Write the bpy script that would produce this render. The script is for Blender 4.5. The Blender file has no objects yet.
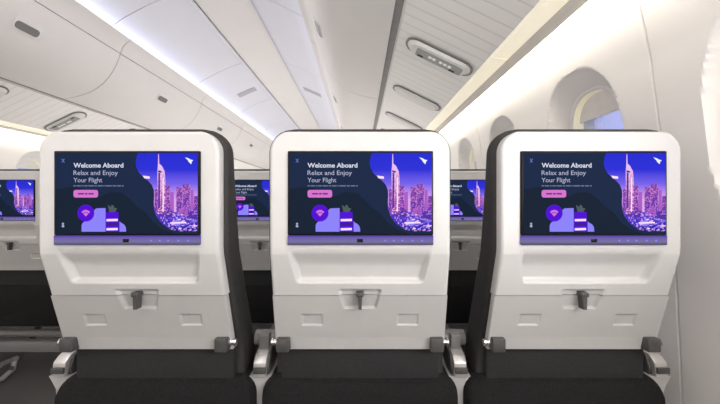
import bpy, bmesh, math, random
from mathutils import Vector, Matrix
random.seed(4)
S = bpy.context.scene
COL = S.collection
E = 1.02            # eye height above the floor
F = 286.6           # focal length in pixels of the 720 px frame
CX = -1.144         # centre line of the cabin (middle of the aisle)
YE = 9.55           # far end of the cabin
YB = -2.6           # end of the cabin behind the camera

# ------------------------------------------------------------------ materials
M = {}
def mat(name, col, rough=.5, metal=0., noise=0., scale=40., bump=0., emit=None, es=1., spec=.5):
    m = bpy.data.materials.new(name); m.use_nodes = True
    nt = m.node_tree; b = nt.nodes['Principled BSDF']
    b.inputs['Base Color'].default_value = (*col, 1)
    b.inputs['Roughness'].default_value = rough
    b.inputs['Metallic'].default_value = metal
    b.inputs['Specular IOR Level'].default_value = spec
    if emit:
        b.inputs['Emission Color'].default_value = (*emit, 1)
        b.inputs['Emission Strength'].default_value = es
    if noise or bump:
        tc = nt.nodes.new('ShaderNodeTexCoord'); n = nt.nodes.new('ShaderNodeTexNoise')
        n.inputs['Scale'].default_value = scale; n.inputs['Detail'].default_value = 3
        nt.links.new(tc.outputs['Object'], n.inputs['Vector'])
        if noise:
            r = nt.nodes.new('ShaderNodeValToRGB')
            r.color_ramp.elements[0].position = .3; r.color_ramp.elements[1].position = .7
            r.color_ramp.elements[0].color = (*[max(0, c*(1-noise)) for c in col], 1)
            r.color_ramp.elements[1].color = (*[min(1, c*(1+noise)) for c in col], 1)
            nt.links.new(n.outputs['Fac'], r.inputs['Fac']); nt.links.new(r.outputs['Color'], b.inputs['Base Color'])
        if bump:
            bp = nt.nodes.new('ShaderNodeBump'); bp.inputs['Strength'].default_value = bump; bp.inputs['Distance'].default_value = .002
            nt.links.new(n.outputs['Fac'], bp.inputs['Height']); nt.links.new(bp.outputs['Normal'], b.inputs['Normal'])
    M[name] = m
    return m
def srgb(r, g, b):
    return tuple(((c/255)/12.92 if c/255 <= .04045 else (((c/255)+.055)/1.055)**2.4) for c in (r, g, b))

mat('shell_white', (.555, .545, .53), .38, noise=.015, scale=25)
mat('tray_white_shaded', (.46, .45, .435), .42, noise=.015, scale=25)  # white darkened to put the shade of the lower seat back into the colour
mat('fabric', (.013, .0125, .0125), .95, noise=.6, scale=420, bump=.9, spec=.2)
mat('leather', (.026, .024, .023), .75, noise=.15, scale=60, bump=.2)
mat('lower_cloth', (.016, .0155, .0155), .85, noise=.2, scale=200, bump=.3)
mat('dark_plastic', (.065, .063, .061), .45, noise=.08, scale=50)
mat('grey_plastic', (.2, .195, .19), .4, noise=.05, scale=50)
mat('chrome', (.78, .76, .74), .22, 1.)
mat('silver', (.62, .6, .58), .35, .6, noise=.03, scale=30)
mat('pale_grey', (.42, .41, .40), .5, noise=.03, scale=20)
mat('bezel', (.005, .005, .007), .4, spec=.15, noise=.1)
mat('bin_white', (.70, .675, .655), .42, noise=.012, scale=4)
mat('cove_white', (.66, .655, .70), .5, noise=.012, scale=3)
mat('ceil_white', (.72, .69, .66), .5, noise=.012, scale=3)
mat('wall_white', (.79, .77, .745), .5, noise=.012, scale=3)
mat('seam_dark', (.28, .27, .26), .6, noise=.1)
mat('latch_grey', (.16, .155, .15), .35, noise=.05)
mat('psu_white', (.74, .73, .71), .4, noise=.02)
mat('psu_grey', (.3, .295, .285), .4, noise=.05)
mat('lens', (.6, .6, .6), .15, emit=(1, .98, .92), es=.25, noise=.02)
mat('cream', (.8, .76, .64), .45, noise=.02, scale=6, emit=(1, .9, .68), es=.42)  # emission added so the valance strip looks brightly lit
mat('lip_grey', (.72, .69, .62), .5, noise=.04, scale=6)
mat('reveal_glow', (.85, .8, .62), .4, noise=.02, emit=(1, .92, .7), es=.25)  # glow added to mimic daylight catching the window reveal
mat('shade', (.78, .76, .72), .6, noise=.03)
mat('rubber', (.03, .03, .03), .7, noise=.1)
mat('led_cool', (.9, .9, 1), .5, emit=(.70, .76, 1), es=4.6, noise=.01)
mat('led_warm', (1, .95, .85), .5, emit=(1, .93, .82), es=32, noise=.01)

def carpet():
    m = mat('carpet', (.085, .082, .08), .98, noise=.55, scale=260, bump=1., spec=.1)
carpet()
def psu_panel_mat():
    m = mat('slat_panel', (.66, .64, .62), .4)
    nt = m.node_tree; b = nt.nodes['Principled BSDF']
    tc = nt.nodes.new('ShaderNodeTexCoord'); sp = nt.nodes.new('ShaderNodeSeparateXYZ')
    nt.links.new(tc.outputs['Object'], sp.inputs[0])
    def math_(op, a, v=None):
        n = nt.nodes.new('ShaderNodeMath'); n.operation = op
        nt.links.new(a, n.inputs[0])
        if v is not None:
            if isinstance(v, float): n.inputs[1].default_value = v
            else: nt.links.new(v, n.inputs[1])
        return n.outputs[0]
    t = math_('FRACT', math_('DIVIDE', sp.outputs['Y'], .062))
    d = math_('ABSOLUTE', math_('SUBTRACT', t, .5))
    r = nt.nodes.new('ShaderNodeMapRange'); r.inputs['From Min'].default_value = 0; r.inputs['From Max'].default_value = .09
    r.interpolation_type = 'SMOOTHSTEP'
    nt.links.new(d, r.inputs['Value'])
    mx = nt.nodes.new('ShaderNodeMix'); mx.data_type = 'RGBA'
    mx.inputs['A'].default_value = (.72, .70, .68, 1); mx.inputs['B'].default_value = (.87, .85, .82, 1)
    nt.links.new(r.outputs[0], mx.inputs['Factor']); nt.links.new(mx.outputs['Result'], b.inputs['Base Color'])
    bp = nt.nodes.new('ShaderNodeBump'); bp.inputs['Distance'].default_value = .002; bp.inputs['Strength'].default_value = .5
    nt.links.new(r.outputs[0], bp.inputs['Height']); nt.links.new(bp.outputs['Normal'], b.inputs['Normal'])
psu_panel_mat()
def glass():
    m = bpy.data.materials.new('glass'); m.use_nodes = True; nt = m.node_tree
    b = nt.nodes['Principled BSDF']; out = nt.nodes['Material Output']
    tr = nt.nodes.new('ShaderNodeBsdfTransparent'); tr.inputs[0].default_value = (.97, .97, .98, 1)
    mx = nt.nodes.new('ShaderNodeMixShader'); fr = nt.nodes.new('ShaderNodeFresnel'); fr.inputs[0].default_value = 1.3
    b.inputs['Base Color'].default_value = (.6, .65, .8, 1); b.inputs['Roughness'].default_value = .05
    nt.links.new(fr.outputs[0], mx.inputs[0]); nt.links.new(tr.outputs[0], mx.inputs[1]); nt.links.new(b.outputs[0], mx.inputs[2])
    nt.links.new(mx.outputs[0], out.inputs['Surface']); M['glass'] = m
glass()
def screen_mat(name, col, es=1.):
    m = mat(name, (.002, .002, .002), .9, emit=col, es=es, spec=0.); return m
for n, c in dict(s_navy=(29, 43, 72), s_deep=(24, 36, 54), s_text=(216, 220, 236), s_soft=(176, 182, 208), s_dim=(104, 120, 150),
                 s_pink=(214, 118, 208), s_pinkdark=(120, 40, 120), s_violet=(84, 14, 214), s_lav=(142, 132, 250), s_white=(250, 225, 255),
                 s_leaf=(78, 92, 96), s_icon=(92, 118, 190), s_bird=(235, 245, 255), s_bld1=(92, 50, 160), s_bld2=(170, 96, 196),
                 s_bld3=(222, 170, 232), s_purple=(62, 30, 140)).items():
    screen_mat(n, srgb(*c))
def ramp_mat(name, stops, z0, z1, speck=None, es=1.):
    m = screen_mat(name, (0, 0, 0), es); nt = m.node_tree; b = nt.nodes['Principled BSDF']
    tc = nt.nodes.new('ShaderNodeTexCoord'); sp = nt.nodes.new('ShaderNodeSeparateXYZ'); nt.links.new(tc.outputs['Object'], sp.inputs[0])
    mr = nt.nodes.new('ShaderNodeMapRange'); mr.inputs['From Min'].default_value = z0; mr.inputs['From Max'].default_value = z1
    nt.links.new(sp.outputs['Z'], mr.inputs['Value'])
    r = nt.nodes.new('ShaderNodeValToRGB'); el = r.color_ramp.elements
    el[0].position = stops[0][0]; el[0].color = (*srgb(*stops[0][1]), 1)
    el[1].position = stops[-1][0]; el[1].color = (*srgb(*stops[-1][1]), 1)
    for p, c in stops[1:-1]:
        e = el.new(p); e.color = (*srgb(*c), 1)
    nt.links.new(mr.outputs[0], r.inputs[0]); outc = r.outputs['Color']
    if speck:
        v = nt.nodes.new('ShaderNodeTexNoise'); v.inputs['Scale'].default_value = speck[0]; v.inputs['Detail'].default_value = 2
        nt.links.new(tc.outputs['Object'], v.inputs['Vector'])
        r2 = nt.nodes.new('ShaderNodeMapRange'); r2.inputs['From Min'].default_value = speck[1]; r2.inputs['From Max'].default_value = speck[2]
        nt.links.new(v.outputs['Fac'], r2.inputs['Value'])
        mx = nt.nodes.new('ShaderNodeMix'); mx.data_type = 'RGBA'
        nt.links.new(r2.outputs[0], mx.inputs['Factor']); nt.links.new(outc, mx.inputs['A'])
        mx.inputs['B'].default_value = (*srgb(*speck[3]), 1); outc = mx.outputs['Result']
    nt.links.new(outc, b.inputs['Emission Color'])
PX = .51/232
def zz(py): return E + (202-py)*PX
ramp_mat('s_sky', [(0, (40, 24, 150)), (.25, (110, 60, 190)), (.42, (214, 160, 236)), (.6, (120, 100, 236)), (.78, (46, 50, 216)), (1, (40, 44, 210))], zz(231), zz(153))
ramp_mat('s_ground', [(0, (34, 24, 130)), (.25, (60, 40, 190)), (.6, (80, 54, 200)), (1, (150, 80, 200))], zz(231), zz(205), (260, .5, .68, (222, 176, 250)))
ramp_mat('s_tower', [(0, (60, 36, 160)), (.5, (170, 80, 180)), (1, (226, 196, 244))], zz(228), zz(166), (300, .5, .6, (250, 190, 230)))
ramp_mat('s_block', [(0, (70, 40, 190)), (1, (120, 60, 150))], zz(228), zz(184), (420, .5, .62, (216, 130, 210)))
ramp_mat('bar', [(0, (84, 80, 104)), (.35, (128, 120, 168)), (.8, (112, 96, 184)), (1, (66, 48, 128))], zz(244.6), zz(235), es=.9)  # glowing gradient paints the reflections on the metallic control bar

# ------------------------------------------------------------------ mesh helpers
def link(name, me, parent=None, loc=(0, 0, 0)):
    o = bpy.data.objects.new(name, me); COL.objects.link(o); o.location = loc
    if parent: o.parent = parent
    return o
def finish(name, bm, mats, parent=None, loc=(0, 0, 0), smooth=True, angle=35):
    if isinstance(mats, str): mats = [mats]
    bmesh.ops.recalc_face_normals(bm, faces=bm.faces)
    me = bpy.data.meshes.new(name); 
    if smooth:
        for f in bm.faces: f.smooth = True
        for e in bm.edges:
            if len(e.link_faces) == 2 and e.calc_face_angle(0) > math.radians(angle): e.smooth = False
    bm.to_mesh(me); bm.free()
    for m in mats: me.materials.append(M[m])
    return link(name, me, parent, loc)
def box(bm, x0, x1, y0, y1, z0, z1, bev=0., seg=2, mi=0):
    r = bmesh.ops.create_cube(bm, size=1); vs = r['verts']
    for v in vs: v.co = Vector(((x0+x1)/2+v.co.x*(x1-x0), (y0+y1)/2+v.co.y*(y1-y0), (z0+z1)/2+v.co.z*(z1-z0)))
    fs = list({f for v in vs for f in v.link_faces})
    for f in fs: f.material_index = mi
    if bev: 
        es = list({e for v in vs for e in v.link_edges})
        bmesh.ops.bevel(bm, geom=es, offset=bev, segments=seg, profile=.5, affect='EDGES')
def cyl(bm, a, b, r, r2=None, n=14, mi=0):
    a = Vector(a); b = Vector(b); d = b-a
    q = d.to_track_quat('Z', 'Y').to_matrix().to_4x4(); q.translation = (a+b)/2
    res = bmesh.ops.create_cone(bm, cap_ends=True, segments=n, radius1=r, radius2=r if r2 is None else r2, depth=d.length, matrix=q)
    for f in {f for v in res['verts'] for f in v.link_faces}: f.material_index = mi
def path_tube(bm, pts, r, n=10):
    """tube along a polyline with shared rings"""
    rings = []
    P = [Vector(p) for p in pts]
    for i, p in enumerate(P):
        d = (P[min(i+1, len(P)-1)]-P[max(i-1, 0)]).normalized()
        u = d.cross(Vector((1, 0, 0)));
        if u.length < .1: u = d.cross(Vector((0, 0, 1)))
        u.normalize(); w = d.cross(u)
        rr = r[i] if isinstance(r, (list, tuple)) else r
        rings.append([bm.verts.new(p+u*math.cos(2*math.pi*k/n)*rr+w*math.sin(2*math.pi*k/n)*rr) for k in range(n)])
    for a, b in zip(rings, rings[1:]):
        for k in range(n): bm.faces.new((a[k], a[(k+1) % n], b[(k+1) % n], b[k]))
    bm.faces.new(rings[0]); bm.faces.new(rings[-1][::-1])
def prism_y(bm, prof, y0, y1, mi=0, closed=True, cap=True):
    a = [bm.verts.new((x, y0, z)) for x, z in prof]; b = [bm.verts.new((x, y1, z)) for x, z in prof]
    n = len(prof)
    for i in range(n if closed else n-1):
        f = bm.faces.new((a[i], a[(i+1) % n], b[(i+1) % n], b[i])); f.material_index = mi
    if closed and cap:
        f = bm.faces.new(a); f.material_index = mi; f = bm.faces.new(b[::-1]); f.material_index = mi
def prism_x(bm, prof, x0, x1, bev=0):
    a = [bm.verts.new((x0, y, z)) for y, z in prof]; b = [bm.verts.new((x1, y, z)) for y, z in prof]
    n = len(prof); fs = []
    for i in range(n): fs.append(bm.faces.new((a[i], a[(i+1) % n], b[(i+1) % n], b[i])))
    fs += [bm.faces.new(a), bm.faces.new(b[::-1])]
    if bev: bmesh.ops.bevel(bm, geom=list({e for f in fs for e in f.edges}), offset=bev, segments=2, profile=.5, affect='EDGES')
def lerp(tab, z):
    """tab: descending (z, v)"""
    if z >= tab[0][0]: return tab[0][1]
    for (z1, v1), (z2, v2) in zip(tab, tab[1:]):
        if z >= z2: return v1+(v2-v1)*(z1-z)/(z1-z2)
    return tab[-1][1]
def smooth_(t): t = max(0, min(1, t)); return t*t*(3-2*t)
def tag(o, label=None, cat=None, group=None, kind=None):
    if label: o['label'] = label
    if cat: o['category'] = cat
    if group: o['group'] = group
    if kind: o['kind'] = kind
    return o
def empty(name, loc, label, cat, group=None):
    o = bpy.data.objects.new(name, None); COL.objects.link(o); o.location = loc; o.empty_display_size = .1
    return tag(o, label, cat, group)
def copy_tree(o, parent=None):
    c = o.copy(); COL.objects.link(c)
    if parent: c.parent = parent
    for ch in list(o.children): copy_tree(ch, c)
    return c

# ------------------------------------------------------------------ the seat
# local frame: x across, y forward (away from camera), z up from the floor; y = 0 is the rear plane of the screen surround
ZT = E+.1565
HW = .2
SH = [(E-.1, 0.), (E-.115, .001), (E-.2075, .0255), (E-.324, .056), (E-.40, .070)]
def base(z): return lerp(SH, z)
def halfw(z, top=ZT, r=.047, w=HW):
    if z > top-r:
        d = min(r, z-(top-r)); return w-(r-math.sqrt(max(0, r*r-d*d)))
    return w+max(0, (E-.1-z))*.014
def rr_inside(x, z, x0, x1, z0, z1, soft):
    """1 inside a rectangle, falling to 0 over soft at its rim"""
    d = min(x-x0, x1-x, z-z0, z1-z)
    return smooth_(d/soft)
def recess(x, z):
    zr = (z-E); y = 0
    # sloping scoop under the screen
    if -.185 < zr < -.10:
        t = (-.10-zr)/.085
        hw = .162-.018*t
        side = smooth_((hw-abs(x))/.012)
        
        y += .015*side*smooth_(t/.55)*smooth_((1-t)/.14)
    # latch pocket: a trapezoid across the seam
    t = (-.199-zr)/.050
    if 0 < t < 1:
        hw = .051-.013*t
        y += .0075*smooth_((hw-abs(x))/.006)*smooth_(t/.10)*smooth_((1-t)/.12)
    # two small rectangular pulls
    for cx in (-.1125, .1125):
        y += .003*rr_inside(x, zr, cx-.0255, cx+.0255, -.292, -.262, .003)
    return y
def shell_grid(z0, z1, nz, nx, top, thick=.012, edge=.009):
    bm = bmesh.new(); rows = []
    for i in range(nz+1):
        z = z0+(z1-z0)*i/nz
        if top: # denser near the rounded top
            t = i/nz; z = z0+(z1-z0)*(1-(1-t)**1.25)
        h = halfw(z); row = []
        for j in range(nx+1):
            s = -1+2*j/nx
            s = math.copysign(1-(1-abs(s))**1.15, s)
            x = h*s
            e = min(h-abs(x), (ZT-z) if top else 9, 9)
            y = base(z)+recess(x, z)
            if e < edge: y += edge-math.sqrt(max(0, edge*edge-(edge-e)**2))
            row.append(bm.verts.new((x, y, z)))
        rows.append(row)
    for a, b in zip(rows, rows[1:]):
        for j in range(nx): bm.faces.new((a[j], a[j+1], b[j+1], b[j]))
    # skirt
    loop = rows[0]+[r[-1] for r in rows[1:]]+rows[-1][-2::-1]+[r[0] for r in rows[-2:0:-1]]
    back = [bm.verts.new((v.co.x, base(v.co.z)+thick+edge, v.co.z)) for v in loop]
    n = len(loop)
    for i in range(n): bm.faces.new((loop[i], loop[(i+1) % n], back[(i+1) % n], back[i]))
    bm.faces.new(back)
    return bm

def sp(px, py, lay=0):            # point on the display, in units of the photographed screen
    return ((px-360)*PX, -.0052-.00012*lay, zz(py))
def poly(bm, pts, mi, lay):
    f = bm.faces.new([bm.verts.new(sp(x, y, lay)) for x, y in pts]); f.material_index = mi; return f
def rrect(x0, y0, x1, y1, r, n=5):
    p = []
    for cx, cy, a in ((x1-r, y0+r, -90), (x1-r, y1-r, 0), (x0+r, y1-r, 90), (x0+r, y0+r, 180)):
        for k in range(n+1):
            t = math.radians(a+90*k/n); p.append((cx+r*math.cos(t), cy+r*math.sin(t)))
    return p
def circ(cx, cy, r, n=28, a0=0, a1=360):
    return [(cx+r*math.cos(math.radians(a0+(a1-a0)*k/n)), cy+r*math.sin(math.radians(a0+(a1-a0)*k/n))) for k in range(n+(a1-a0 < 360))]
def text_into(bm, s, x, y, width, height, mi, lay, bold=0.):
    cu = bpy.data.curves.new('t', 'FONT'); cu.body = s; cu.size = 1; cu.offset = bold; cu.resolution_u = 3
    ob = bpy.data.objects.new('t', cu); COL.objects.link(ob)
    dg = bpy.context.evaluated_depsgraph_get(); dg.update()
    me = ob.evaluated_get(dg).to_mesh()
    xs = [v.co.x for v in me.vertices]; sx = width/(max(xs)-min(xs)); x0 = min(xs)
    sy = height                    # size per em
    vs = [bm.verts.new(sp(x+(v.co.x-x0)*sx, y-v.co.y*sy, lay)) for v in me.vertices]
    for p in me.polygons:
        try: f = bm.faces.new([vs[i] for i in p.vertices]); f.material_index = mi
        except ValueError: pass
    ob.evaluated_get(dg).to_mesh_clear(); bpy.data.objects.remove(ob); bpy.data.curves.remove(cu)

def make_display():
    names = ['s_navy', 's_deep', 's_text', 's_soft', 's_dim', 's_pink', 's_pinkdark', 's_violet', 's_lav', 's_white', 's_leaf', 's_icon',
             's_bird', 's_bld1', 's_bld2', 's_bld3', 's_sky', 's_ground', 's_tower', 's_block', 's_purple']
    I = {n: i for i, n in enumerate(names)}
    bm = bmesh.new()
    poly(bm, [(290.3, 153.4), (431.2, 153.4), (431.2, 233.6), (290.3, 233.6)], I['s_navy'], 0)
    # darker rolling shape behind the text
    pts = [(290.3, 189)]+[(290.3+k*4, 190-5*math.sin(k/3.2)+k*.5) for k in range(1, 12)]
    pts += [(345, 192), (356, 193), (364, 199), (370, 206), (379, 212), (386, 221), (396, 229), (410, 233.6), (290.3, 233.6)]
    poly(bm, pts, I['s_deep'], 1)
    # city picture, its left rim a wavy curve
    edge = [(372, 153.4), (370.3, 158), (369.6, 163), (370.4, 168), (373, 173), (377.5, 177.5), (382, 181), (385.6, 185), (387.6, 190), (388, 196),
            (387.6, 202), (387.8, 208), (389, 213), (391.5, 218), (395, 222.5), (399.5, 226.5), (405, 229.4), (412, 231)]
    poly(bm, edge+[(431.2, 231), (431.2, 153.4)], I['s_sky'], 2)
    low = [(388, 204), (387.8, 208), (389, 213), (391.5, 218), (395, 222.5), (399.5, 226.5), (405, 229.4), (412, 231)]
    poly(bm, low+[(431.2, 231), (431.2, 205), (420, 207), (404, 204)], I['s_ground'], 3)
    for x0, x1, y0, y1, m in ((388.6, 391.5, 189, 212, 's_block'), (399, 403.5, 186, 212, 's_block'), (403.8, 407.5, 192, 211, 's_bld2'), (410, 416, 187, 212, 's_block'),
                              (416.4, 423.5, 184.6, 213, 's_block'), (424, 427, 190, 210, 's_bld2'), (427.4, 431.2, 196, 213, 's_block'),
                              (407.6, 410, 199, 212, 's_bld3'), (394, 398, 204, 216, 's_bld1'), (400, 406, 209, 217, 's_bld1'), (413, 421, 208, 216, 's_bld2'),
                              (422, 431, 211, 219, 's_bld1')):
        poly(bm, [(x0, y0), (x1, y0), (x1, y1), (x0, y1)], I[m], 4)
    poly(bm, [(392.1, 154.5), (392.7, 154.5), (393.1, 164), (395.5, 166), (398.4, 171.5), (399.2, 180), (399.2, 214), (391.2, 214), (391.2, 172), (391.8, 165)], I['s_tower'], 5)
    poly(bm, [(392.2, 173), (394, 173), (394, 208), (392.2, 208)], I['s_bld1'], 6)
    poly(bm, [(396.4, 178), (397.6, 178), (397.6, 211), (396.4, 211)], I['s_white'], 6)
    poly(bm, [(392, 170.5), (395.4, 171.5), (395.4, 173), (392, 172.4)], I['s_purple'], 6)
    poly(bm, [(376.6, 175.8), (383.6, 176.6), (383.8, 179), (378.4, 178.6)], I['s_white'], 6)
    for k in range(55):           # lit streets at the foot of the towers
        x = random.uniform(392, 429); y = random.uniform(212, 228)
        if x < 392+(y-212)*.95: continue
        w = random.uniform(1.2, 4); h = random.uniform(.5, 1.1)
        poly(bm, [(x, y), (min(431, x+w), y), (min(431, x+w), y+h), (x, y+h)], I[random.choice(['s_white', 's_lav', 's_bld3', 's_violet'])], 5)
    poly(bm, circ(411, 222.6, 3.1, 16)[::1], I['s_lav'], 6); poly(bm, [(404, 222), (420, 221.6), (420, 223.2), (404, 223.6)], I['s_white'], 7)
    # bird emblem
    poly(bm, [(418.6, 157.8), (422, 158.6), (424.2, 160), (427, 160.6), (425.4, 162), (424.8, 164.6), (422.6, 162.6), (421.4, 160.6)], I['s_bird'], 6)
    # words
    text_into(bm, 'Welcome Aboard', 308, 167.8, 49.5, 6.4, I['s_text'], 3, .024)
    text_into(bm, 'Relax and Enjoy', 308, 175.2, 44, 6.4, I['s_soft'], 3, .004)
    text_into(bm, 'Your Flight', 308, 182.4, 28.5, 6.4, I['s_soft'], 3, .004)
    x = 308                       # a line of fine print, too small to read
    for w in (3, 5, 2.4, 4, 6, 3, 5.5, 2, 7, 4, 5, 2.5):
        poly(bm, [(x, 185.4), (x+w-.7, 185.4), (x+w-.7, 186.6), (x, 186.6)], I['s_dim'], 3); x += w+.1
        if x > 361: break
    poly(bm, rrect(308, 190, 332.4, 197.6, 2.2), I['s_pink'], 3)
    for a, b in ((312.5, 318.5), (319.3, 322), (322.8, 328)):
        poly(bm, [(a, 193.1), (b, 193.1), (b, 194.6), (a, 194.6)], I['s_pinkdark'], 4)
    # little illustration: cloud shapes, striped case with a plant, round wireless badge
    poly(bm, [(316, 231.4), (316, 226)]+circ(321, 226, 5, 6, 180, 250)+[(326, 219), (328, 211)]+circ(332, 212, 3.8, 5, 200, 270)+[(339.8, 208), (339.8, 231.4)], I['s_lav'], 3)
    poly(bm, [(353.6, 231.4), (353.6, 221)]+circ(353.6, 229, 6.5, 6, -75, 0)+[(360.2, 231.4)], I['s_lav'], 3)
    poly(bm, [(340.2, 212), (352.6, 212), (353, 231.4), (340, 231.4)], I['s_violet'], 4)
    for y in (218.6, 227.6): poly(bm, [(340.8, y+.3), (352, y), (352, y+2.3), (340.8, y+2.6)], I['s_white'], 5)
    poly(bm, [(340.8, 222.6), (352, 222.4), (352, 225.4), (340.8, 225.6)], I['s_purple'], 5)
    for x0, x1, y0 in ((342, 344, 205), (343.6, 347, 207), (346, 348, 204.6), (347.4, 351.4, 207.4)):
        poly(bm, [(x0, y0), (x1, y0+1), (349.5, 211.8), (343.5, 211.8)], I['s_leaf'], 4+(x0 > 345))
    poly(bm, circ(320.4, 213, 8.4), I['s_violet'], 5)
    poly(bm, [(320.4, 216.4), (316.2, 211.9)]+circ(320.4, 214.9, 5.1, 8, 216, 324)+[(324.6, 211.9)], I['s_pink'], 6)
    for a in (213.2,): poly(bm, circ(320.4, 216.2, 4.1, 8, 222, 318)+circ(320.4, 216.2, 3.5, 8, 222, 318)[::-1], I['s_violet'], 7)
    # corner icons
    for sgn in (1, -1): poly(bm, [(296.2, 161-1.6*sgn), (296.9, 161-2*sgn), (299.4, 161+1.6*sgn), (298.7, 161+2*sgn)], I['s_icon'], 3+(sgn > 0))
    poly(bm, circ(297.6, 223.6, 1.1, 10), I['s_soft'], 3); poly(bm, rrect(296.3, 225, 298.9, 227, .8, 3), I['s_soft'], 3)
    bmesh.ops.recalc_face_normals(bm, faces=bm.faces)
    for f in bm.faces:
        if f.normal.y > 0: f.normal_flip()
    me = bpy.data.meshes.new('display'); bm.to_mesh(me); bm.free()
    for n in names: me.materials.append(M[n])
    return me

def loft(bm, rows):
    rings = [[bm.verts.new(p) for p in r] for r in rows]; n = len(rings[0])
    for a, b in zip(rings, rings[1:]):
        for k in range(n): bm.faces.new((a[k], a[(k+1) % n], b[(k+1) % n], b[k]))
    bm.faces.new(rings[0]); bm.faces.new(rings[-1][::-1])
def ring(x0, x1, y0, y1, z, r, n=4):
    p = []
    for cx, cy, a in ((x1-r, y0+r, -90), (x1-r, y1-r, 0), (x0+r, y1-r, 90), (x0+r, y0+r, 180)):
        for k in range(n+1):
            t = math.radians(a+90*k/n); p.append((cx+r*math.cos(t), cy+r*math.sin(t), z))
    return p

def make_seat():
    root = empty('airline_seat', (0, 0, 0), 'x', 'seat')
    # white shell around the screen, down to the seam
    finish('back_shell', shell_grid(E-.2142, ZT, 190, 190, True), 'shell_white', root, angle=50)
    finish('tray_table', shell_grid(E-.355, E-.2158, 80, 190, False, edge=.003), 'tray_white_shaded', root, angle=50)
    # dark upholstered backrest behind the shell
    bm = bmesh.new(); rows = []
    FR = [(ZT, .058), (E+.07, .066), (E-.12, .095), (E-.36, .177), (E-.47, .21)]
    N = 44; T2 = ZT+.0105
    for i in range(N+1):
        t = i/N
        z = T2-(T2-(E-.45))*(t**1.35)
        z = T2-1e-4 if i == 0 else z
        h = halfw(z, T2, .055, HW+.009)
        ed = T2-z; inset = 0 if ed > .012 else .012-math.sqrt(max(0, .012**2-(.012-ed)**2))
        y0 = base(z)+.0215 + (.008 if z < E-.33 else 0); y1 = lerp(FR, z)
        rows.append(ring(-h, h, y0+inset*.6, y1-inset*.8, z, .012))
    loft(bm, rows); finish('backrest', bm, 'leather', root, angle=60)
    # headrest pad on the passenger side
    bm = bmesh.new(); box(bm, -.165, .165, .06, .10, E-.03, ZT-.012, .018, 3); finish('headrest', bm, 'leather', root)
    # cloth panel below the tray, then the bulging rear of the seat base
    bm = bmesh.new(); box(bm, -.196, .196, .082, .11, E-.45, E-.352, .004); 
    box(bm, -.192, .192, .071, .08, E-.362, E-.356, .002)
    finish('lower_back_panel', bm, 'lower_cloth', root)
    bm = bmesh.new(); rows = []
    for i in range(15):           # rounded box, lofted along y
        t = i/14; y = .072+.17*t
        ins = .008*(1-math.sin(min(1, t*7)*math.pi/2)) if t < .15 else 0
        x1 = .2465-ins; z1 = E-.434-ins; z0 = E-.66+ins; r = .05
        p = []
        for cx, cz, a in ((x1-r, z0+r*.6, -90), (x1-r, z1-r, 0), (-x1+r, z1-r, 90), (-x1+r, z0+r*.6, 180)):
            rz = r if a in (0, 90) else r*.6
            for k in range(7):
                tt = math.radians(a+15*k); p.append((cx+r*math.cos(tt), y, cz+rz*math.sin(tt)))
        rows.append(p)
    loft(bm, rows); finish('seat_base', bm, 'fabric', root, angle=60)
    bm = bmesh.new(); rows = []
    for t, h, zt_ in ((.235, .2, .45), (.25, .225, .47), (.4, .23, .475), (.6, .23, .485), (.66, .225, .475), (.69, .2, .45)):
        z0 = .36; p = []
        r = .03
        for cx, cz, a in ((h-r, z0+r, -90), (h-r, zt_-r, 0), (-h+r, zt_-r, 90), (-h+r, z0+r, 180)):
            for k in range(5):
                tt = math.radians(a+22.5*k); p.append((cx+r*math.cos(tt), t, cz+r*math.sin(tt)))
        rows.append(p)
    loft(bm, rows); finish('seat_cushion', bm, 'leather', root, angle=60)
    # monitor
    bm = bmesh.new(); box(bm, -71.9*PX, 72.9*PX, -.005, .004, zz(235.1), zz(151.2), .0022, 2)
    mon = finish('monitor', bm, 'bezel', root)
    link('display', make_display(), mon)
    bm = bmesh.new(); box(bm, -71.9*PX, 72.9*PX, -.0056, .004, zz(244.8), zz(235.2), .0014, 2)
    bar = finish('control_bar', bm, 'bar', mon)
    bm = bmesh.new()
    x0, x1 = -3*PX, 3*PX
    box(bm, x0, x1, -.0065, -.004, zz(242), zz(238.6), .0008)
    cyl(bm, (0, -.0072, zz(240.3)), (0, -.005, zz(240.3)), .0026)
    finish('camera_lens', bm, 'bezel', bar)
    bm = bmesh.new()
    for px in (385, 393.5, 402, 412, 421.5): cyl(bm, ((px-360)*PX, -.0059, zz(240.3)), ((px-360)*PX, -.005, zz(240.3)), .0022)
    finish('touch_buttons', bm, 's_lav', bar)
    # tray latch: round-headed toggle
    y = base(E-.215)+.001
    bm = bmesh.new()
    box(bm, -.0085, .0085, y-.012, y+.008, E-.216, E-.205, .003)
    prism = [(-.0048, E-.214), (.0048, E-.214), (.0036, E-.244), (-.0036, E-.244)]
    a = [bm.verts.new((x+.0, y-.010, z)) for x, z in prism]; b = [bm.verts.new((x, y+.006, z)) for x, z in prism]
    for i in range(4): bm.faces.new((a[i], a[(i+1) % 4], b[(i+1) % 4], b[i]))
    bm.faces.new(a); bm.faces.new(b[::-1])
    lt = finish('tray_latch', bm, 'dark_plastic', root)
    # corner brackets with bright pivots
    for s in (-1, 1):
        bm = bmesh.new(); xa, xb = sorted((s*.167, s*.1975))
        box(bm, xa, xb, .042, .105, E-.354, E-.322, .003)
        br = finish('hinge_bracket', bm, 'dark_plastic', root)
        bm = bmesh.new()
        cyl(bm, (s*.196, .062, E-.338), (s*.213, .062, E-.338), .0068, n=16); cyl(bm, (s*.209, .062, E-.338), (s*.212, .062, E-.338), .0095, n=16)
        cyl(bm, (s*.196, .062, E-.338), (s*.201, .062, E-.338), .0105, n=16)
        finish('pivot', bm, 'chrome', br)
    return root

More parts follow.
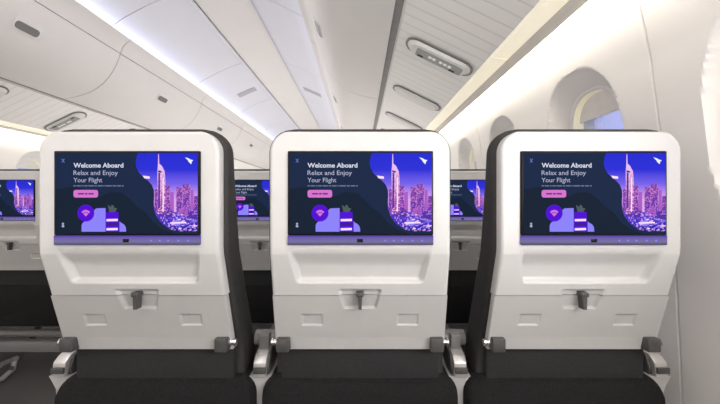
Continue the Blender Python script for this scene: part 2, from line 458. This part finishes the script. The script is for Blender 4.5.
def make_frame():
    """floor-mounted frame of one row of three: beams, armrests, legs"""
    root = empty('seat_row_frame', (0, 0, 0), 'x', 'seat frame')
    for y, z, r in ((.15, .30, .02), (.42, .315, .02)):
        bm = bmesh.new(); cyl(bm, (-.75, y, z), (.75, y, z), r, n=16); finish('cross_beam', bm, 'grey_plastic', root)
    bm = bmesh.new(); box(bm, -.74, .74, .12, .17, .205, .262, .008); finish('cable_duct', bm, 'grey_plastic', root)
    for x in (-.765, -.255, .255, .765):
        # armrest: grey body, silver end cap, pale support panel below
        ax = x
        bm = bmesh.new()
        prof = [(.118, E-.398), (.15, E-.386), (.43, E-.386), (.45, E-.40), (.44, E-.42), (.17, E-.432), (.135, E-.455), (.112, E-.455), (.106, E-.43)]
        prism_x(bm, prof, ax-.021, ax+.021, .004)
        arm = finish('armrest', bm, 'dark_plastic', root)
        bm = bmesh.new()
        prism_x(bm, [(.110, E-.406), (.118, E-.400), (.150, E-.3885), (.152, E-.383), (.112, E-.396), (.098, E-.409), (.094, E-.444), (.106, E-.446)], ax-.016, ax+.016, .003)
        finish('end_cap', bm, 'silver', arm)
        bm = bmesh.new(); box(bm, ax-.0145, ax+.0165, .0915, .097, E-.434, E-.419, .001); finish('recline_button', bm, 'dark_plastic', arm)
        bm = bmesh.new(); A = []; B = []
        pr = [(-.445, .030), (-.458, .022), (-.478, .012), (-.53, .008), (-.70, .008)]
        pl = [(ax+w, z) for z, w in pr]+[(ax-w, z) for z, w in pr[::-1]]
        prism_y(bm, [(x_, E+z_) for x_, z_ in pl], .102, .40)
        finish('side_panel', bm, 'pale_grey', arm)
        bm = bmesh.new(); cyl(bm, (ax-.03, .16, E-.372), (ax+.03, .16, E-.372), .02, n=20)
        box(bm, ax-.014, ax+.014, .13, .17, E-.40, E-.352, .005); finish('arm_hinge', bm, 'grey_plastic', arm)
    for x in (-.255, .255):
        bm = bmesh.new()
        path_tube(bm, [(x, .42, .31), (x, .37, .20), (x, .30, .12), (x, .24, .04)], [.02, .014, .012, .012])
        leg = finish('leg', bm, 'dark_plastic', root)
        bm = bmesh.new()
        path_tube(bm, [(x, .15, .29), (x, .16, .20), (x, .18, .08)], [.018, .015, .012])
        finish('leg', bm, 'dark_plastic', root)
        bm = bmesh.new()          # bright looped floor fitting
        path_tube(bm, [(x, .27, .095), (x, .20, .10), (x, .14, .075), (x, .11, .035), (x, .13, .015), (x, .20, .015), (x, .25, .04), (x, .26, .09)], .013)
        finish('foot_fitting', bm, 'silver', leg)
    return root

seat = make_seat()
ROW = .63
def word(lbl, o): o['label'] = lbl
g1 = 'front row of airline seats seen from behind'
g2 = 'second row of airline seats beyond'
specs = [
    (-.51, ROW, 'white-shelled airline seat nearest the aisle in the closest row, dark side visible at right', g1),
    (0, ROW, 'white-shelled airline seat in the middle of the closest row, screen facing straight on', g1),
    (.51, ROW, 'brightly lit white-shelled airline seat beside the window wall in the closest row', g1),
    (-.51, ROW+.8, 'farther airline seat glimpsed through the gap between left and middle close seats', g2),
    (0, ROW+.8, 'farther airline seat hidden mostly behind the middle close seat', g2),
    (.51, ROW+.8, 'farther airline seat glimpsed through the gap between middle and right close seats', g2),
    (-1.78, ROW+.8, 'aisle-side seat of the row across the aisle, cut by the left edge', 'seats across the aisle'),
    (-2.29, ROW+.8, 'middle seat of the row across the aisle, out past the left edge', 'seats across the aisle'),
    (-2.80, ROW+.8, 'window seat of the row across the aisle, beside the far left wall', 'seats across the aisle')]
for i, (x, y, l, g) in enumerate(specs):
    o = seat if i == 0 else copy_tree(seat)
    o.location = (x, y, 0); tag(o, l, 'seat', g)
frame = make_frame()
for i, (x, y, l) in enumerate(((0, ROW, 'grey frame with silver-capped armrests carrying the closest row of three seats'),
                               (0, ROW+.8, 'grey frame carrying the second row, seen low between the closest seats'),
                               (-2.29, ROW+.8, 'grey frame on silver floor feet across the aisle, bottom left'))):
    o = frame if i == 0 else copy_tree(frame)
    o.location = (x, y, 0); tag(o, l, 'seat frame', 'seat row frames')

# ------------------------------------------------------------------ the cabin shell
def mir(p, s): return [(x if s > 0 else 2*CX-x, E+z) for x, z in p]

# walls
WX = [(.70, .735), (.557, .768), (.40, .800), (.198, .826), (0, .85), (-.218, .872), (-.557, .888), (-.8, .885), (-1.03, .865)]
def wallx(z): return lerp(WX, z)
WY = [.51+.56*k for k in range(-2, 16)]
def sel(y, z, cy, cz, a, b, p=2.5):
    return (abs((y-cy)/a)**p+abs((z-cz)/b)**p)**(1/p)
def ndisp(y, z):
    for c in WY:
        if abs(y-c) < .185:
            r1 = sel(y, z, c, .17, .178, .31, 2.4); r2 = sel(y, z, c, .225, .12, .185)
            if r1 >= 1: return 0, False
            if r2 <= 1: return .07, True
            if r2 <= 1.07: return .064, True
            t = (1-r1)/((1-r1)+(r2-1)*.75)
            return .07*(.15*smooth_(t/.06)+.85*(t**.9)), False
    return 0, False
JY = [.79+1.12*k for k in range(-3, 8)]
def build_wall(name, s):
    bm = bmesh.new(); ys = []
    y = YB
    while y < YE:
        ys.append(y); y += .006 if .25 < y < 2. else .012 if -.1 < y < 3.2 else .03
    ys.append(YE)
    ys = [v for v in ys if all(abs(v-j) > .006 for j in JY)]
    for j in JY: ys += [j-.0035, j-.0015, j+.0015, j+.0035]
    ys.sort()
    zs = [-1.03+.03*i for i in range(24)]
    z = -.31
    while z < .58: zs.append(z); z += .007
    zs += [.60, .64, .68, .70]
    V = []; holes = set()
    for i, y in enumerate(ys):
        col = []
        for k, z in enumerate(zs):
            d, h = ndisp(y, z)
            if h: holes.add((i, k))
            if any(abs(y-j) < .002 for j in JY): d += .005
            x = wallx(z)+d
            col.append(bm.verts.new((x if s > 0 else 2*CX-x, y, E+z)))
        V.append(col)
    for i in range(len(ys)-1):
        for k in range(len(zs)-1):
            q = [(i, k), (i+1, k), (i+1, k+1), (i, k+1)]
            if all(c in holes for c in q): continue
            bm.faces.new([V[a][b] for a, b in q])
    o = finish(name, bm, 'wall_white', angle=50); tag(o, kind='structure')
build_wall('wall_right', 1); build_wall('wall_left', -1)

# windows: ring, reveal, pane, pulled-down part of the shade
def make_window(n):
    root = bpy.data.objects.new('window_%d' % n, None); COL.objects.link(root); root['kind'] = 'structure'
    def outline(a, b, m=48, p=2.5):
        o = []
        for k in range(m):
            t = 2*math.pi*k/m; c, s_ = math.cos(t), math.sin(t)
            o.append((a*math.copysign(abs(c)**(2/p), c), b*math.copysign(abs(s_)**(2/p), s_)))
        return o
    bm = bmesh.new(); rings = []
    for a, b, x in ((.144, .209, .072), (.138, .203, .0585), (.118, .183, .057), (.113, .178, .061), (.113, .178, .075), (.144, .209, .09)):
        rings.append([bm.verts.new((x, yy, zz_)) for yy, zz_ in outline(a, b)])
    m = 48
    for A, B in zip(rings, rings[1:]):
        for k in range(m): bm.faces.new((A[k], A[(k+1) % m], B[(k+1) % m], B[k]))
    finish('window_frame', bm, 'wall_white', root)
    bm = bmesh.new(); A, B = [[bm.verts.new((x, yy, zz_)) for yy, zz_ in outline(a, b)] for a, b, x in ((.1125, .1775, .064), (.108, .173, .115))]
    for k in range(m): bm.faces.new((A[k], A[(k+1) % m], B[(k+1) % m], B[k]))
    finish('window_reveal', bm, 'reveal_glow', root)
    bm = bmesh.new(); bm.faces.new([bm.verts.new((.104, y, z)) for y, z in outline(.109, .174)]); finish('pane', bm, 'glass', root)
    bm = bmesh.new(); pts = [(y, z) for y, z in outline(.1085, .1735, 96) if z > .085]
    a = [bm.verts.new((.086, y, z)) for y, z in pts]; b = [bm.verts.new((.090, y, z)) for y, z in pts]; n_ = len(pts)
    for i in range(n_): bm.faces.new((a[i], a[(i+1) % n_], b[(i+1) % n_], b[i]))
    bm.faces.new(a); bm.faces.new(b[::-1])
    box(bm, .082, .088, -.095, .095, .083, .091, .002)
    finish('window_shade', bm, 'shade', root)
    return root
w0 = make_window(1); n = 1
for side in (1, -1):
    for y in WY[1:-1]:
        o = w0 if n == 1 else copy_tree(w0)
        o.name = 'window_%d' % n; o['kind'] = 'structure'
        xw = wallx(.225)
        o.location = (xw if side > 0 else 2*CX-xw, y, E+.225); o.rotation_euler = (0, -.13, 0 if side > 0 else math.pi); n += 1

# outer hull above everything, and the floor
bm = bmesh.new()
hp = [(.735, .70), (.76, .95), (.55, 1.42), (0, 1.76), (-.6, 1.88), (CX, 1.92)]
prof = mir(hp, 1)+mir(hp, -1)[::-1][1:]
prism_y(bm, prof, YB, YE, closed=False); tag(finish('ceiling', bm, 'ceil_white'), kind='structure')
bm = bmesh.new(); box(bm, 2*CX-.9, .9, YB, YE, -.03, 0); tag(finish('floor', bm, 'carpet'), kind='structure')
for nm, y0, y1 in (('wall_front', YE, YE+.03), ('wall_back', YB-.03, YB)):
    bm = bmesh.new(); box(bm, 2*CX-.9, .9, y0, y1, 0, E+1.95); tag(finish(nm, bm, 'wall_white'), kind='structure')
tn = [0]
def trim(bm, m, **k):
    tn[0] += 1; o = finish('trim_%d' % tn[0], bm, m, **k); tag(o, kind='structure'); return o
# centre ceiling panel
bm = bmesh.new(); prism_y(bm, [(-1.372, E+1.672), (-.916, E+1.672), (-.93, E+1.70), (-1.358, E+1.70)], YB, YE); trim(bm, 'ceil_white')
for s in (1, -1):
    # cove panels with cross seams
    bm = bmesh.new(); y = 2.25-1.15*5
    cp = [(-.335, 1.372), (-.395, 1.42), (-.45, 1.455), (-.60, 1.535), (-.75, 1.60), (-.885, 1.648), (-.905, 1.655), (-.905, 1.675), (-.6, 1.57), (-.33, 1.40)]
    while y < YE:
        a, b = max(YB, y+.003), min(YE, y+1.15-.003)
        if b > a: prism_y(bm, mir(cp, s), a, b)
        y += 1.15
    trim(bm, 'cove_white')
    bm = bmesh.new(); prism_y(bm, mir([(-.908, 1.665), (-.895, 1.64), (-.888, 1.64), (-.895, 1.668)], s), YB, YE); trim(bm, 'cove_white')
    # light slot
    bm = bmesh.new(); y = 2.25-1.15*5
    while y < YE:
        a, b = max(YB, y+.006), min(YE, y+1.15-.006)
        if b > a: prism_y(bm, mir([(-.338, 1.340), (-.386, 1.340), (-.386, 1.346), (-.338, 1.346)], s), a, b)
        y += 1.15
    trim(bm, 'led_cool')
    # service panel with cross grooves
    bm = bmesh.new(); prism_y(bm, mir([(.192, .842), (.583, .652), (.583, .662), (.196, .855)], s), YB, YE); trim(bm, 'slat_panel')
    bm = bmesh.new(); prism_y(bm, mir([(.152, .862), (.190, .850), (.190, .858), (.152, .872)], s), YB, YE); trim(bm, 'seam_dark')
    bm = bmesh.new(); prism_y(bm, mir([(.187, .839), (.194, .838), (.196, .850), (.187, .852)], s), YB, YE); trim(bm, 'bin_white')
    # cream valance with grey lip, wall-wash light hidden above it
    bm = bmesh.new(); y = YB
    y = 1.27-1.12*4
    while y < YE:
        a, b = max(YB, y+.002), min(YE, y+1.12-.002)
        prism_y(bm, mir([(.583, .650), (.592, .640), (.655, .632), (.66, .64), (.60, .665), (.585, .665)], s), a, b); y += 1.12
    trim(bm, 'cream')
    bm = bmesh.new(); prism_y(bm, mir([(.655, .633), (.668, .622), (.700, .617), (.706, .622), (.704, .634), (.668, .642), (.658, .642)], s), YB, YE); trim(bm, 'lip_grey')
    bm = bmesh.new(); prism_y(bm, mir([(.672, .675), (.712, .672), (.712, .678), (.672, .681)], s), YB, YE); trim(bm, 'led_warm')

# ------------------------------------------------------------------ overhead bins
FACE = [(.150, .848), (.10, .852), (.05, .862), (-.02, .880), (-.08, .903), (-.135, .935), (-.18, .970), (-.225, 1.018), (-.262, 1.070), (-.288, 1.12), (-.308, 1.17), (-.3225, 1.2145)]
FASC = [(-.3245, 1.219), (-.345, 1.27), (-.372, 1.302), (-.405, 1.322), (-.412, 1.328), (-.408, 1.334), (-.39, 1.335)]
def make_bin(s, L=1.2):
    r = bpy.data.objects.new('overhead_bin', None); COL.objects.link(r)
    def mm(p): return [((x if s > 0 else -x), z) for x, z in p]
    g = .003
    bm = bmesh.new(); prism_y(bm, mm(FACE+[(-.30, 1.215), (-.24, 1.07), (-.15, .97), (.05, .885), (.150, .868)]), -L/2+g, L/2-g)
    door = finish('bin_door', bm, 'bin_white', r, angle=40)
    bm = bmesh.new(); prism_y(bm, mm(FASC+[(-.30, 1.335), (-.30, 1.225)]), -L/2+g, L/2-g)
    finish('bin_fascia', bm, 'bin_white', r, angle=40)
    bm = bmesh.new(); prism_y(bm, mm([(.16, .875), (.05, .895), (-.14, .98), (-.23, 1.075), (-.29, 1.22), (-.29, 1.34), (.45, 1.34), (.6, 1.2), (.6, .875)]), -L/2+g*2, L/2-g*2)
    finish('bin_body', bm, 'seam_dark', r, angle=40)
    # latch: recessed dark cup with paler flap, on the slope around (-.262, 1.07)
    a = Vector((-.225, 0, 1.018)); b = Vector((-.288, 0, 1.12)); u = (b-a).normalized(); c = (a+b)/2; nrm = Vector((-u.z, 0, u.x))
    if nrm.x > 0: nrm = -nrm
    def plate(half_u, half_y, off, r0, cu, mat_, par, name, th=.004):
        bm = bmesh.new(); o1 = []; o2 = []
        for cx, cy, ang in ((half_y-r0, half_u-r0, 0), (-half_y+r0, half_u-r0, 90), (-half_y+r0, -half_u+r0, 180), (half_y-r0, -half_u+r0, 270)):
            for k in range(6):
                t = math.radians(ang+18*k); yy = cx+r0*math.cos(t); uu = cy+r0*math.sin(t)+cu
                for o_, of in ((o1, off), (o2, off-th)):
                    p = c+u*uu+nrm*of; o_.append(bm.verts.new((p.x*(1 if s > 0 else -1), yy, p.z)))
        n_ = len(o1)
        for i in range(n_): bm.faces.new((o1[i], o1[(i+1) % n_], o2[(i+1) % n_], o2[i]))
        bm.faces.new(o1); bm.faces.new(o2[::-1]); return finish(name, bm, mat_, par)
    l = plate(.040, .070, .0085, .02, 0, 'psu_white', door, 'latch', .008)
    plate(.024, .062, .0105, .018, -.011, 'latch_grey', door, 'latch_grip', .004)
    return r
ords = ['nearest', 'second', 'third', 'fourth', 'fifth', 'sixth', 'seventh', 'eighth']
for s, wd in ((1, 'in the right-hand line'), (-1, 'in the left-hand line')):
    b0 = make_bin(s)
    for k in range(8):
        o = b0 if k == 0 else copy_tree(b0)
        o.location = (0 if s > 0 else 2*CX, .55+1.2*k, E)
        tag(o, 'curved white overhead bin with grey latch, %s %s' % (ords[k]+' from camera', wd), 'overhead bin', 'overhead bins '+('on the right' if s > 0 else 'on the left'))

# ------------------------------------------------------------------ passenger service units
def make_psu(kind):
    r = bpy.data.objects.new('passenger_service_unit', None); COL.objects.link(r)
    u = Vector((.391, 0, -.19)).normalized(); nrm = Vector((-.19, 0, -.391)).normalized(); c = Vector((.402, 0, .738))
    def stad(hu, hy, off, th, mat_, par, name, cu=0, cy=0, bev=0, rr=None):
        bm = bmesh.new(); o1 = []; o2 = []; rr = rr or hy
        for a, b, ang in ((hu-rr, hy-rr, 0), (-hu+rr, hy-rr, 90), (-hu+rr, -hy+rr, 180), (hu-rr, -hy+rr, 270)):
            for k in range(8):
                t = math.radians(ang+90*k/7); uu = a+rr*math.cos(t); yy = b+rr*math.sin(t)
                q = 1-bev/hy
                p = c+u*(uu*q+cu)+nrm*off; o1.append(bm.verts.new((p.x, yy*q+cy, p.z)))
                p = c+u*(uu+cu)+nrm*(off-th); o2.append(bm.verts.new((p.x, yy+cy, p.z)))
        n_ = len(o1)
        for i in range(n_): bm.faces.new((o1[i], o1[(i+1) % n_], o2[(i+1) % n_], o2[i]))
        bm.faces.new(o1); bm.faces.new(o2[::-1])
        bmesh.ops.remove_doubles(bm, verts=bm.verts, dist=1e-5)
        return finish(name, bm, mat_, par)
    stad(.186, .060, .006, .006, 'latch_grey', r, 'rim')  # dark plate stands in for the shadow line around the housing
    stad(.180, .055, .020, .018, 'psu_white', r, 'housing', bev=.008)
    if kind == 0:
        p = stad(.128, .034, .0215, .004, 'psu_grey', r, 'control_plate', cu=.01, rr=.012, cy=.008)
        for cu in (-.04, -.018, .02, .045, .07): stad(.010, .010, .0235, .004, 'lens', r, 'reading_light' if cu > 0 else 'air_nozzle', cu=cu, cy=.004)
        for cu in (-.09, .09): stad(.016, .006, .0235, .004, 'rubber', r, 'speaker_grille', cu=cu, cy=.03, rr=.004)
    else:
        stad(.10, .022, .0215, .004, 'psu_white', r, 'cover_plate', rr=.012)
    return r
pa = make_psu(0); pb = make_psu(1)
PY = [1.456, 2.03, 2.62, 3.22, 3.82, 4.42]
for s in (1, -1):
    for k, y in enumerate(PY):
        if s > 0 and k in (0, 1): o = pa if k == 0 else pb
        else: o = copy_tree(pa if (k == 0 or s < 0) else pb)
        o.location = (0 if s > 0 else 2*CX, y, E)
        if s < 0: o.rotation_euler = (0, 0, math.pi)
        if k == 0: l = 'large oval overhead service unit with grey control plate, closest to the window-side seats' if s > 0 else 'oval service unit over the left seats, closest, past the left edge'
        else: l = 'oval %s unit on the grooved panel, %s along the %s side' % ('service' if s < 0 else 'plain white service', ords[k], 'right' if s > 0 else 'left')
        tag(o, l, 'service unit', 'overhead service units')

# grey ceiling vents on the cove panels
for s, l in ((1, 'grey rectangular vent on the right sloping ceiling panel'), (-1, 'grey rectangular vent on the left sloping ceiling panel')):
    bm = bmesh.new()
    p = [(-.555, 1.5115-.006), (-.60, 1.535-.007), (-.75, 1.60-.007), (-.80, 1.6175-.006), (-.80, 1.625), (-.60, 1.545), (-.555, 1.52)]
    prism_y(bm, mir(p, s), 4.03, 4.14)
    o = finish('ceiling_vent', bm, 'vent_grey' if 'vent_grey' in M else mat('vent_grey', (.40, .39, .42), .6, noise=.05).name); tag(o, l, 'vent', 'ceiling vents')

# ------------------------------------------------------------------ light, sky, camera
def area(name, loc, rot, sx, sy, e, col):
    l = bpy.data.lights.new(name, 'AREA'); l.shape = 'RECTANGLE'; l.size = sx; l.size_y = sy; l.energy = e; l.color = col
    o = bpy.data.objects.new(name, l); COL.objects.link(o); o.location = loc; o.rotation_euler = rot; return o
area('rear_ceiling_fill', (CX, -1.3, E+1.6), (0, 0, 0), .4, 2.2, 13, (1, .97, .94))  # unseen fill added behind the camera, not a fitted lamp
area('aisle_fill', (CX, 4.5, E+1.665), (0, 0, 0), .3, 9.5, 22, (1, .97, .95))  # added downward fill under the centre ceiling, no fixture there
area('seatback_fill', (0, -.7, E+.74), (math.radians(35), 0, 0), 1.2, .25, 1.5, (1, .97, .93))  # unseen fill added to brighten the closest seat backs
area('rear_up_fill', (CX+.55, -1.25, .8), (math.radians(180), 0, 0), 3.2, 1.9, 66, (1, .96, .93))  # added fill facing up, stands in for bounce onto bins and ceiling
area('forward_up_fill', (CX, 5.4, .62), (math.radians(180), 0, 0), 3.6, 6.2, 85, (1, .96, .93))  # unseen upward fill added beyond the second row to lift the ceiling
area('window_daylight', (.80, -.15, E+.22), (0, math.radians(90), math.radians(-10)), .34, .9, 17, (.97, .97, 1))
w = bpy.data.worlds.new('sky'); S.world = w; w.use_nodes = True
bg = w.node_tree.nodes['Background']; bg.inputs[0].default_value = (*srgb(172, 178, 232), 1); bg.inputs[1].default_value = 1.25
cam = bpy.data.cameras.new('camera'); co = bpy.data.objects.new('camera', cam); COL.objects.link(co)
cam.sensor_width = 36; cam.lens = F/720*36; cam.clip_start = .02
co.location = (0, 0, E); co.rotation_euler = (math.pi/2, 0, 0)
S.camera = co
S.view_settings.view_transform = 'Standard'; S.view_settings.exposure = 0
